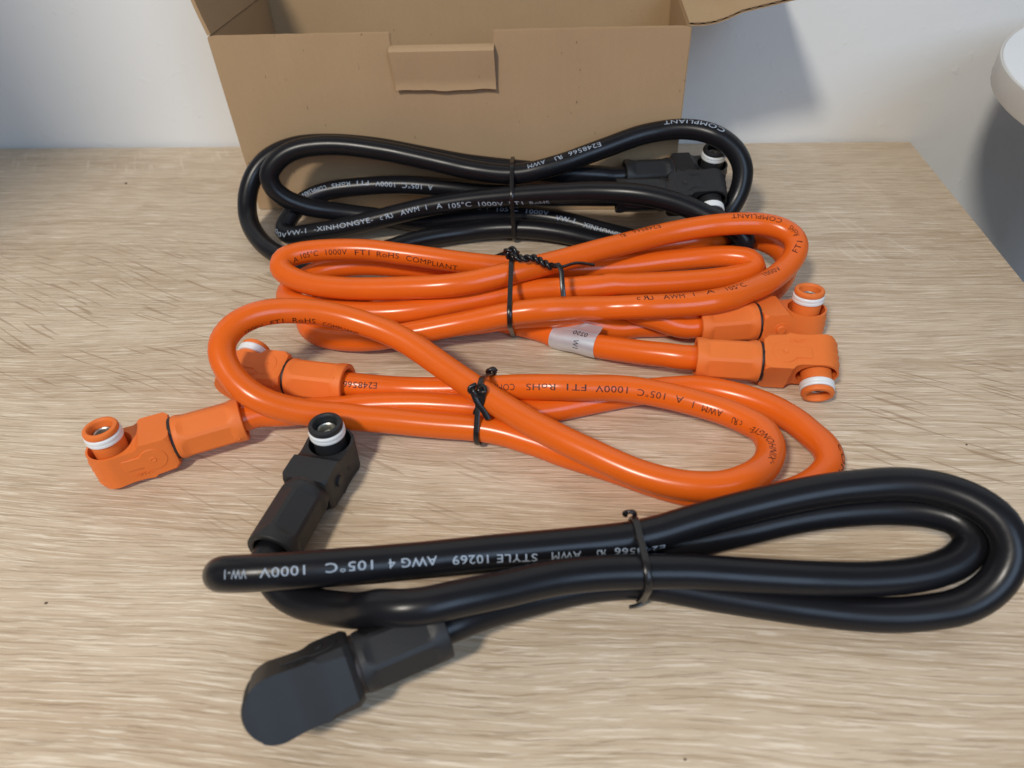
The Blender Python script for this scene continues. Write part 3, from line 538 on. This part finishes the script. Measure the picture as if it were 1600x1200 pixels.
# stadium outline, ridged round its nose
levels = [-12 + 0.5 * i for i in range(0, 41)]
verts, faces = [], []
HT, NR = 9.5, 9.9
def outline(w):
    pts = [(0.0, -8.9), (1.4, -HT), (9.0, -HT), (14.0, -HT + 0.35), (19.0, -HT + 0.1)]
    ridge = 0.0
    if -9.5 < w < 3.6:
        ph = ((w + 9.5) / 3.3) % 1.0; ridge = 0.85 * (1 - ph) if ph > 0.25 else 0.85 * 0.75 * ph / 0.25
    for i in range(25):
        a = R(-90 + 180 * i / 24); k = max(0.0, math.cos(a)) ** 0.5
        k = 1.0 if abs(a) < R(48) else 0.0
        rr = NR - 0.45 + (ridge if k else 0.35)
        pts.append((SX + rr * math.cos(a), rr * math.sin(a)))
    pts += [(19.0, HT - 0.1), (14.0, HT - 0.35), (9.0, HT), (1.4, HT), (0.0, 8.9)]
    return pts
for w in levels:
    for x, y in outline(w): verts.append((x * mm, y * mm, w * mm))
n = len(outline(0))
for i in range(len(levels) - 1):
    for k in range(n):
        l = (k + 1) % n; faces.append((i * n + k, i * n + l, (i + 1) * n + l, (i + 1) * n + k))
faces += [tuple(range(n)), tuple(range((len(levels) - 1) * n, len(levels) * n))]
stad = mesh_from(verts, faces, 'stadium')
rec = lathe([(0, -4 * mm), (8.6 * mm, -4 * mm), (8.6 * mm, 14 * mm), (0, 14 * mm)], 40); move_mesh(rec, Matrix.Translation((SX * mm, 0, 0)))
def x_loft(sections, seg=48):
    verts = []; faces = []
    for x, r_ in sections:
        for k in range(seg): verts.append((x * mm, r_ * math.cos(2 * math.pi * k / seg) * mm, r_ * math.sin(2 * math.pi * k / seg) * mm))
    for i in range(len(sections) - 1):
        for k in range(seg):
            l = (k + 1) % seg; faces.append((i * seg + k, i * seg + l, (i + 1) * seg + l, (i + 1) * seg + k))
    faces += [tuple(range(seg)), tuple(range((len(sections) - 1) * seg, len(sections) * seg))]
    return mesh_from(verts, faces, 'loft')
neck = x_loft([(-1, 9.6), (0.2, 11.0), (2.0, 12.5), (6.0, 12.8), (9.5, 13.0), (13.5, 15.2), (42, 16.0)])
HOUSING = solid_eval([prof_me, ('INTERSECT', stad), ('INTERSECT', neck), ('DIFFERENCE', rec)])
# barrel: round at both ends, six flats between them, hollow mouth round the cable
def barrel():
    verts, faces = [], []; seg = 72
    xs = [(-BL, 9.15), (-BL + 0.35, 9.5), (-BL + 2.0, 9.6), (-BL + 3.6, 9.6), (-BL + 4.6, 9.6), (-BL + 5.6, 9.6), (-BL + 7, 9.6), (-15, 9.6), (-8, 9.6), (-6.2, 9.6), (-5.2, 9.6), (-4.2, 9.6), (-3.2, 9.6), (-1.5, 9.4), (-1.1, 9.1)]
    for x, rr in xs:
        d = min((x + BL - 3.0) / 2.6, (-2.8 - x) / 2.6); d = max(0.0, min(1.0, d)); ap = 9.65 - 0.95 * d
        for k in range(seg):
            a = 2 * math.pi * k / seg; am = ((a + math.pi / 6) % (math.pi / 3)) - math.pi / 6
            r_ = min(rr, ap / math.cos(am)); verts.append((x * mm, r_ * math.cos(a) * mm, r_ * math.sin(a) * mm))
    m_ = len(xs)
    for i in range(m_ - 1):
        for k in range(seg):
            l = (k + 1) % seg; faces.append((i * seg + k, i * seg + l, (i + 1) * seg + l, (i + 1) * seg + k))
    faces.append(tuple(range((m_ - 1) * seg, m_ * seg)))
    base_i = len(verts); inner = [(-BL, 7.6), (-BL + 0.4, 7.2), (-BL + 6.0, 6.9), (-BL + 6.2, 5.0)]
    for x, r_ in inner:
        for k in range(seg):
            a = 2 * math.pi * k / seg; verts.append((x * mm, r_ * math.cos(a) * mm, r_ * math.sin(a) * mm))
    for k in range(seg):
        l = (k + 1) % seg; faces.append((k, l, base_i + l, base_i + k))
        for i in range(len(inner) - 1): faces.append((base_i + i * seg + k, base_i + i * seg + l, base_i + (i + 1) * seg + l, base_i + (i + 1) * seg + k))
    nub = bmesh.new(); bmesh.ops.create_uvsphere(nub, u_segments=10, v_segments=6, radius=0.75 * mm)
    nm = bpy.data.meshes.new('nub'); nub.to_mesh(nm); nub.free(); nm.transform(Matrix.Translation(((-BL + 3.4) * mm, 9.2 * mm * math.cos(R(-20)), 9.2 * mm * math.sin(R(-20)))))
    return sharpen(join_meshes([mesh_from(verts, faces, 'barrel'), nm]), 17)
BARREL = barrel()
def ring_x(r0, r1, x0, x1):
    me = lathe([(r0, x0), (r1, x0), (r1 + 0.00015, (x0 + x1) / 2), (r1, x1), (r0, x1)], 40, True); me.transform(Matrix.Rotation(R(90), 4, 'Y')); return me
SEAL = ring_x(6 * mm, 8.95 * mm, -1.2 * mm, 0.25 * mm)
def at_socket(me): me.transform(Matrix.Translation((SX * mm, 0, 0))); return me
L_ = lambda pr, seg=44, close=False: at_socket(lathe([(r_ * mm, z * mm) for r_, z in pr], seg, close))
SOCKET = L_([(6.5, -4.2), (6.5, 9.4), (6.0, 9.6), (6.0, 13.3), (6.75, 13.5), (6.95, 14.0), (6.9, 15.0), (6.6, 15.6), (6.0, 15.9), (5.2, 15.85), (4.75, 15.4), (4.6, 14.8), (4.55, 5.0), (0.0, 5.0)])
GASKET = L_([(6.05, 9.65), (6.9, 9.7), (7.2, 9.95), (7.3, 10.5), (7.3, 11.2), (7.18, 11.45), (7.3, 11.7), (7.3, 12.5), (7.2, 13.0), (6.9, 13.3), (6.05, 13.3)], 44, True)
CONTACT = L_([(0.0, 10.4), (1.6, 10.4), (1.9, 10.1), (2.0, 9.0), (2.9, 9.0), (3.1, 12.2), (3.5, 12.6), (4.1, 12.4), (4.3, 11.8), (4.4, 5.2)])
def keyhole():
    pts = []; cx, r_, hw, xe = 8.6, 5.5, 2.9, 20.2; a0 = math.asin(hw / r_)
    for i in range(37):
        a = a0 + (2 * math.pi - 2 * a0) * i / 36; pts.append((cx + r_ * math.cos(a), r_ * math.sin(a)))
    pts += [(xe, -hw), (xe, hw)]
    pts = [(x * mm, (z - 0.4) * mm) for x, z in pts]
    me = prism(pts, 'y', 8.8 * mm, 9.72 * mm, 0.0002, 1)
    dim = lathe([(0.0, 9.74 * mm), (0.5 * mm, 9.74 * mm), (0.9 * mm, 9.95 * mm), (1.15 * mm, 9.95 * mm), (1.4 * mm, 9.6 * mm)], 20); dim.transform(Matrix.Rotation(R(-90), 4, 'X') @ Matrix.Translation((cx * mm, 0.4 * mm, 0)))
    dot = lathe([(1.0 * mm, 9.5 * mm), (1.1 * mm, 9.68 * mm), (1.35 * mm, 9.68 * mm), (1.45 * mm, 9.4 * mm)], 20); dot.transform(Matrix.Rotation(R(-90), 4, 'X') @ Matrix.Translation((24.0 * mm, 4.4 * mm, 0)))
    return sharpen(join_meshes([me, dim, dot]), 25)
LATCH = keyhole()
def emboss(txt, h, x0, w0, y, flipx):
    v_, f_, w_ = text_mesh(txt); V = []
    for x, q in v_: V.append(((x0 + x * h if not flipx else x0 - x * h) * mm, y * mm, (w0 - q * h if not flipx else w0 + q * h) * mm))
    K = len(V); V2 = V + [(p[0], p[1] + (0.16 * mm if y > 0 else -0.16 * mm), p[2]) for p in V]
    F2 = [tuple(K + i for i in f) for f in f_] + [tuple(f) for f in f_]
    ed = {}
    for f in f_:
        for a, b_ in zip(f, f[1:] + f[:1]): ed[tuple(sorted((a, b_)))] = ed.get(tuple(sorted((a, b_))), 0) + 1
    F2 += [(a, b_, K + b_, K + a) for (a, b_), c in ed.items() if c == 1]
    return mesh_from(V2, F2, 'emboss')
BRAND = emboss('BAUSOK', 1.9, 10.6, -5.6, 9.28, False)
def button():
    me = lathe([(0.0, 10.5 * mm), (1.9 * mm, 10.5 * mm), (2.3 * mm, 10.2 * mm), (2.4 * mm, 9.55 * mm), (3.4 * mm, 9.65 * mm), (3.7 * mm, 9.3 * mm)], 28); me.transform(Matrix.Rotation(R(90), 4, 'X') @ Matrix.Translation((8.6 * mm, 0.0, 0))); return me
BUTTON = button()
SIZE = emboss('25', 2.2, 20.0, -3.4, -9.30, True)

def connector(parent, key, color):
    e, a, w = (Vector(q) for q in CONNECTORS[key]); w = (w - a * w.dot(a)).normalized(); t = w.cross(a)
    mt_ = Matrix((a, t, w)).transposed().to_4x4(); mt_.translation = e + a * (BL * mm) - parent.location
    hm, = (color + '_housing',)
    h = obj('connector_housing', HOUSING, hm, parent); h.matrix_local = mt_
    for nm, me, mat_ in (('barrel_nut', BARREL, hm), ('rubber_seal', SEAL, 'seal_rubber'), ('socket', SOCKET, hm), ('sealing_gasket', GASKET, 'gasket'), ('contact', CONTACT, 'metal'), ('latch_plate', LATCH, hm), ('raised_lettering', BRAND, hm), ('release_button', BUTTON, hm), ('size_mark', SIZE, hm)):
        obj(nm, me, mat_, h)
    return h

# ------------------------------------------------------------------ the four cables
LABELS = {
 'A': ('power_cable', 'coiled black power cable farthest back, leaning against the cardboard box', 'black'),
 'B': ('power_cable', 'coiled orange power cable with silver label, lying behind the other orange one', 'orange'),
 'C': ('power_cable', 'orange power cable coiled loosely with both plugs at the left', 'orange'),
 'D': ('power_cable', 'black power cable nearest the camera, with two large loops at the right', 'black')}
ROOT = {}
for key, (nm, lab, colr) in LABELS.items():
    P, T, s = CABLE[key]
    c = sum(P, Vector()) / len(P); c.z = 0.0
    root = thing(nm, c, lab, 'cable', 'power cables bundled with twist ties'); ROOT[key] = root
    me = tube_mesh(P, RAD, 28); me.transform(Matrix.Translation(-c))
    jk = obj('cable_jacket', me, colr + '_jacket', root)
    runs = []
    for (k, g, tx, a, p0, b_, p1) in PRINTS:
        if k != key: continue
        if not runs or runs[-1][0] != g or abs(a - runs[-1][1][-1][2]) > 0.012: runs.append((g, []))
        runs[-1][1].append((a, p0, b_, p1, tx))
    for g, items in runs:
        pm = print_mesh(key, items); pm.transform(Matrix.Translation(-c))
        obj('printed_lettering', pm, 'white_ink' if colr == 'black' else 'black_ink', jk)
    connector(root, key + '1', colr); connector(root, key + '2', colr)

# silver label wrapped round the rear orange cable near its front plug
P, T, s = CABLE['B']; root = ROOT['B']; SE = s[-1]
def s_near(key, target, lo_f=0.0, hi_f=1.0):
    P, T, s = CABLE[key]; best = None
    for p, q in zip(P, s):
        if lo_f * s[-1] <= q <= hi_f * s[-1]:
            d = (p - target).length
            if best is None or d < best[0]: best = (d, q)
    return best[1]
LS0, LS1 = (1.9702, 1.9944)
n = 14
ringp = [at_s('B', LS0 + (LS1 - LS0) * i / n)[0] for i in range(n + 1)]
me = tube_mesh(ringp, RAD + 0.00022, 40, cap=False); me.transform(Matrix.Translation(-root.location)); lab = obj('silver_label', me, 'label', root)
rows = []
for i in range(9):
    t = i / 8.0; row = []
    for j in range(9):
        ss = LS0 + (LS1 - LS0) * (0.06 + 0.94 * j / 8.0); p, tt = at_s('B', ss); nrm = (VREF - tt * VREF.dot(tt)).normalized(); bb = tt.cross(nrm)
        an = -0.95; dr = nrm * math.cos(an) + bb * math.sin(an); tg = (bb * math.cos(an) - nrm * math.sin(an)) * -1
        row.append(p + dr * (RAD + 0.0003 + 0.0012 * t * t) + tg * (0.0065 * t) - root.location)
    rows.append(row)
obj('label_tail', sheet(rows, 0.00016), 'label', lab)
v1, f1, w1 = text_mesh('W1'); V = []
for x, y in v1:   # turned a quarter: reads round the cable
    V.append(surf('B', LS0 + (LS1 - LS0) * (0.62) - (y - 0.5) * 0.0030 * -1, 0.35 + (x / w1 - 0.5) * 0.0042 / RAD, 0.00034) - root.location)
me = mesh_from(V, f1, 'w')
v1, f1, w1 = text_mesh('0250'); V = []
for x, y in v1:
    V.append(surf('B', LS0 + (LS1 - LS0) * 0.80 - (x / w1) * 0.0075, -0.95 + 0.30 - (y - 0.5) * 0.0026 / RAD, 0.00036) - root.location)
obj('label_lettering', join_meshes([me, mesh_from(V, f1, 'n')]), 'label_ink', lab)

# ------------------------------------------------------------------ twist ties
def tie_ring(keys, px, nrm, lift=0.0009, tilt=None):
    """convex loop round every strand of the cables that crosses the plane through px with normal nrm"""
    nrm = Vector(nrm).normalized(); u = nrm.cross(Vector((0, 0, 1))).normalized(); w = u.cross(nrm) * -1
    if w.z < 0: w = -w
    pts = []
    for key in keys:
        P, T, s = CABLE[key]
        for a, b_ in zip(P, P[1:]):
            da, db = (a - px).dot(nrm), (b_ - px).dot(nrm)
            if da * db < 0:
                q = a.lerp(b_, da / (da - db)); pts.append(((q - px).dot(u), (q - px).dot(w)))
    circ = []
    for x, y in pts:
        for k in range(40): circ.append((x + (RAD + lift) * math.cos(k * math.pi / 20), y + (RAD + lift) * math.sin(k * math.pi / 20)))
    circ.sort(); hull = []
    for seq in (circ, circ[::-1]):
        h = []
        for p in seq:
            while len(h) > 1 and (h[-1][0] - h[-2][0]) * (p[1] - h[-2][1]) - (h[-1][1] - h[-2][1]) * (p[0] - h[-2][0]) <= 0: h.pop()
            h.append(p)
        hull += h[:-1]
    loop = [px + u * x + w * max(y, -px.z + 0.0008) for x, y in hull]
    # resample
    out = []; per = loop + [loop[0]]
    for a, b_ in zip(per, per[1:]):
        k = max(1, int((b_ - a).length / 0.0012))
        for i in range(k): out.append(a.lerp(b_, i / k))
    out.append(loop[0].copy()); return out, nrm, u, w
def strip(name, pts, wv, parent, hw=0.0014, ht=0.0006, step=0.001):
    P = catmull([Vector(p) for p in pts], step)
    me = tube_mesh(P, 0, 12, True, (hw, ht, wv)); me.transform(Matrix.Translation(-parent.location)); return obj(name, me, 'tie', parent)
def twisted(name, pts, parent, turns, rad=0.0011, off=0.0011):
    P = catmull([Vector(p) for p in pts], 0.0006); T = tangents(P); meshes = []
    nrm = T[0].orthogonal().normalized()
    fr = []
    for t in T:
        nrm = (nrm - t * nrm.dot(t)).normalized(); fr.append((nrm.copy(), t.cross(nrm)))
    for ph in (0.0, math.pi):
        Q = [p + (a * math.cos(ph + turns * 2 * math.pi * i / len(P)) + b_ * math.sin(ph + turns * 2 * math.pi * i / len(P))) * off for i, (p, (a, b_)) in enumerate(zip(P, fr))]
        meshes.append(tube_mesh(Q, rad, 10))
    me = sharpen(join_meshes(meshes), 50); me.transform(Matrix.Translation(-parent.location)); return obj(name, me, 'tie', parent)
def tie(keys, px, nrm, label, hw=0.0012):
    px = Vector(px); loop, nv, u, w = tie_ring(keys, px, nrm)
    root = thing('twist_tie', (px.x, px.y, 0.0), label, 'twist tie', 'black twist ties round the cables')
    me = tube_mesh(loop, 0, 12, False, (hw, 0.0006, nv)); me.transform(Matrix.Translation(-root.location)); obj('band', me, 'tie', root)
    return root, loop, nv, u, w
ra, loop, nv, u, w = tie('A', (-0.0399, 0.3993, 0.02), (1, 0.05, 0), 'black twist tie round the rear black cable, its loose end on the table')
strip('loose_end', [(-0.0425, 0.3660, 0.0022), (-0.0480, 0.3600, 0.0016), (-0.0545, 0.3535, 0.0010)], Vector((0.7, -0.6, 0.3)), ra, 0.0013)
strip('loose_end', [(-0.0425, 0.3661, 0.0022), (-0.0490, 0.3585, 0.0035), (-0.0550, 0.3530, 0.0012)], Vector((0.4, 0.2, 1)), ra, 0.0011)
rb, loop, nv, u, w = tie('B', (-0.0326, 0.3039, 0.015), (1, 0.03, 0), 'black twist tie with a long twisted tail round the rear orange cable')
top = max(loop, key=lambda q: q.z + q.y * 0.25)
k0 = top + Vector((0.0, 0.0, 0.0012))
kn = [k0 + Vector((0.0030 * math.cos(a) * (1 - i * 0.05), 0.0012 * math.sin(a * 0.5), 0.0018 + 0.0022 * math.sin(a))) for i, a in enumerate([0, 1.3, 2.6, 3.9, 5.2, 6.5])]
twisted('knot', kn, rb, 2.0, 0.0009, 0.0009)
tw = [k0 + Vector(q) for q in ((0.001, -0.001, 0.001), (0.006, -0.003, 0.0012), (0.011, -0.003, 0.0016), (0.016, -0.0055, 0.0004), (0.020, -0.0075, -0.0004))]
twisted('twisted_tail', tw, rb, 3.2, 0.0010, 0.0010)
e = tw[-1]
strip('tail_end', [e, e + Vector((0.0025, -0.001, 0.0022)), e + Vector((0.0046, -0.0040, 0.0006)), e + Vector((0.0054, -0.0095, -0.0045)), e + Vector((0.0060, -0.0125, -0.0085))], Vector((1, 0.1, 0.1)), rb, 0.0012, 0.0005)
strip('tail_end', [e, e + Vector((0.005, -0.001, 0.0006)), e + Vector((0.0120, 0.0015, 0.0012)), e + Vector((0.0205, 0.0010, 0.0004))], Vector((0, -0.4, 1)), rb, 0.0009, 0.0005)
rc, loop, nv, u, w = tie('C', (-0.0395, 0.2207, 0.012), (1, -0.10, 0), 'black twist tie knotted round the front orange cable')
front = min(loop, key=lambda q: q.y - q.z * 0.9)
twisted('knot', [front + Vector(q) for q in ((-0.0015, 0.0015, 0.0030), (-0.0030, -0.0010, 0.0020), (0.0, -0.0016, 0.0002), (0.0026, -0.0006, 0.0010), (0.0010, 0.0006, 0.0030))], rc, 1.5, 0.0009, 0.0008)
strip('tail_end', [front + Vector((-0.0022, -0.0012, 0.0010)), front + Vector((-0.0005, -0.0032, -0.0030)), front + Vector((0.0022, -0.0045, -0.0068)), front + Vector((0.0040, -0.0058, -0.0100))], Vector((1, 0.3, 0.2)), rc, 0.0013)
strip('tail_end', [front + Vector((0.0022, -0.0012, 0.0010)), front + Vector((0.0012, -0.0030, -0.0035)), front + Vector((-0.0010, -0.0036, -0.0072)), front + Vector((-0.0016, -0.0040, -0.0092))], Vector((1, -0.3, 0.2)), rc, 0.0013)
bk = max(loop, key=lambda q: q.y + q.z * 0.8)
twisted('curl', [bk + Vector((0.0017 * math.cos(a), 0.0004, 0.0010 + 0.0017 * math.sin(a))) for a in (0, 1.2, 2.4, 3.6, 4.8, 6.0)], rc, 0.6, 0.0008, 0.0006)
rd, loop, nv, u, w = tie('D', (0.0227, 0.1445, 0.012), (1, 0.16, 0), 'black twist tie round the black cable nearest the camera', 0.0012)
bk = max(loop, key=lambda q: q.y + q.z * 0.8)
twisted('curl', [bk + Vector((-0.0012 + 0.0018 * math.cos(a), 0.0006, 0.0008 + 0.0016 * math.sin(a))) for a in (-0.4, 0.8, 1.8, 2.8, 3.6)], rd, 0.5, 0.0007, 0.0003)
fr_ = min(loop, key=lambda q: q.y + q.z * 0.6)
strip('tail_end', [fr_ + Vector((0.0005, 0.0004, 0.0015)), fr_ + Vector((-0.0010, -0.0012, 0.0008)), fr_ + Vector((-0.0042, -0.0022, 0.0006))], Vector((0.5, -0.2, 1)), rd, 0.0013)


# ------------------------------------------------------------------ crumbs on the table
def crumb(x, y, size, label):
    bm = bmesh.new(); bmesh.ops.create_icosphere(bm, subdivisions=2, radius=size)
    for q in bm.verts: q.co = Vector((q.co.x * random.uniform(0.9, 1.7), q.co.y * random.uniform(0.7, 1.1), q.co.z * random.uniform(0.5, 0.8)))
    me = bpy.data.meshes.new('crumb'); bm.to_mesh(me); bm.free()
    tag(obj('crumb', me, 'crumb', None, (x, y, size * 0.5)), label, 'crumb', 'crumbs on the table')
crumb(-0.3309, 0.4616, 0.0007, 'small dark crumb on the table left of the cardboard box')
crumb(-0.1904, 0.1256, 0.00045, 'small brown crumb on the table in the lower left corner area')
crumb(0.0348, 0.0864, 0.00035, 'tiny dark crumb on the table at the bottom edge of the picture')
crumb(0.1636, 0.2194, 0.00035, 'tiny dark crumb on the table right of the front orange cable')
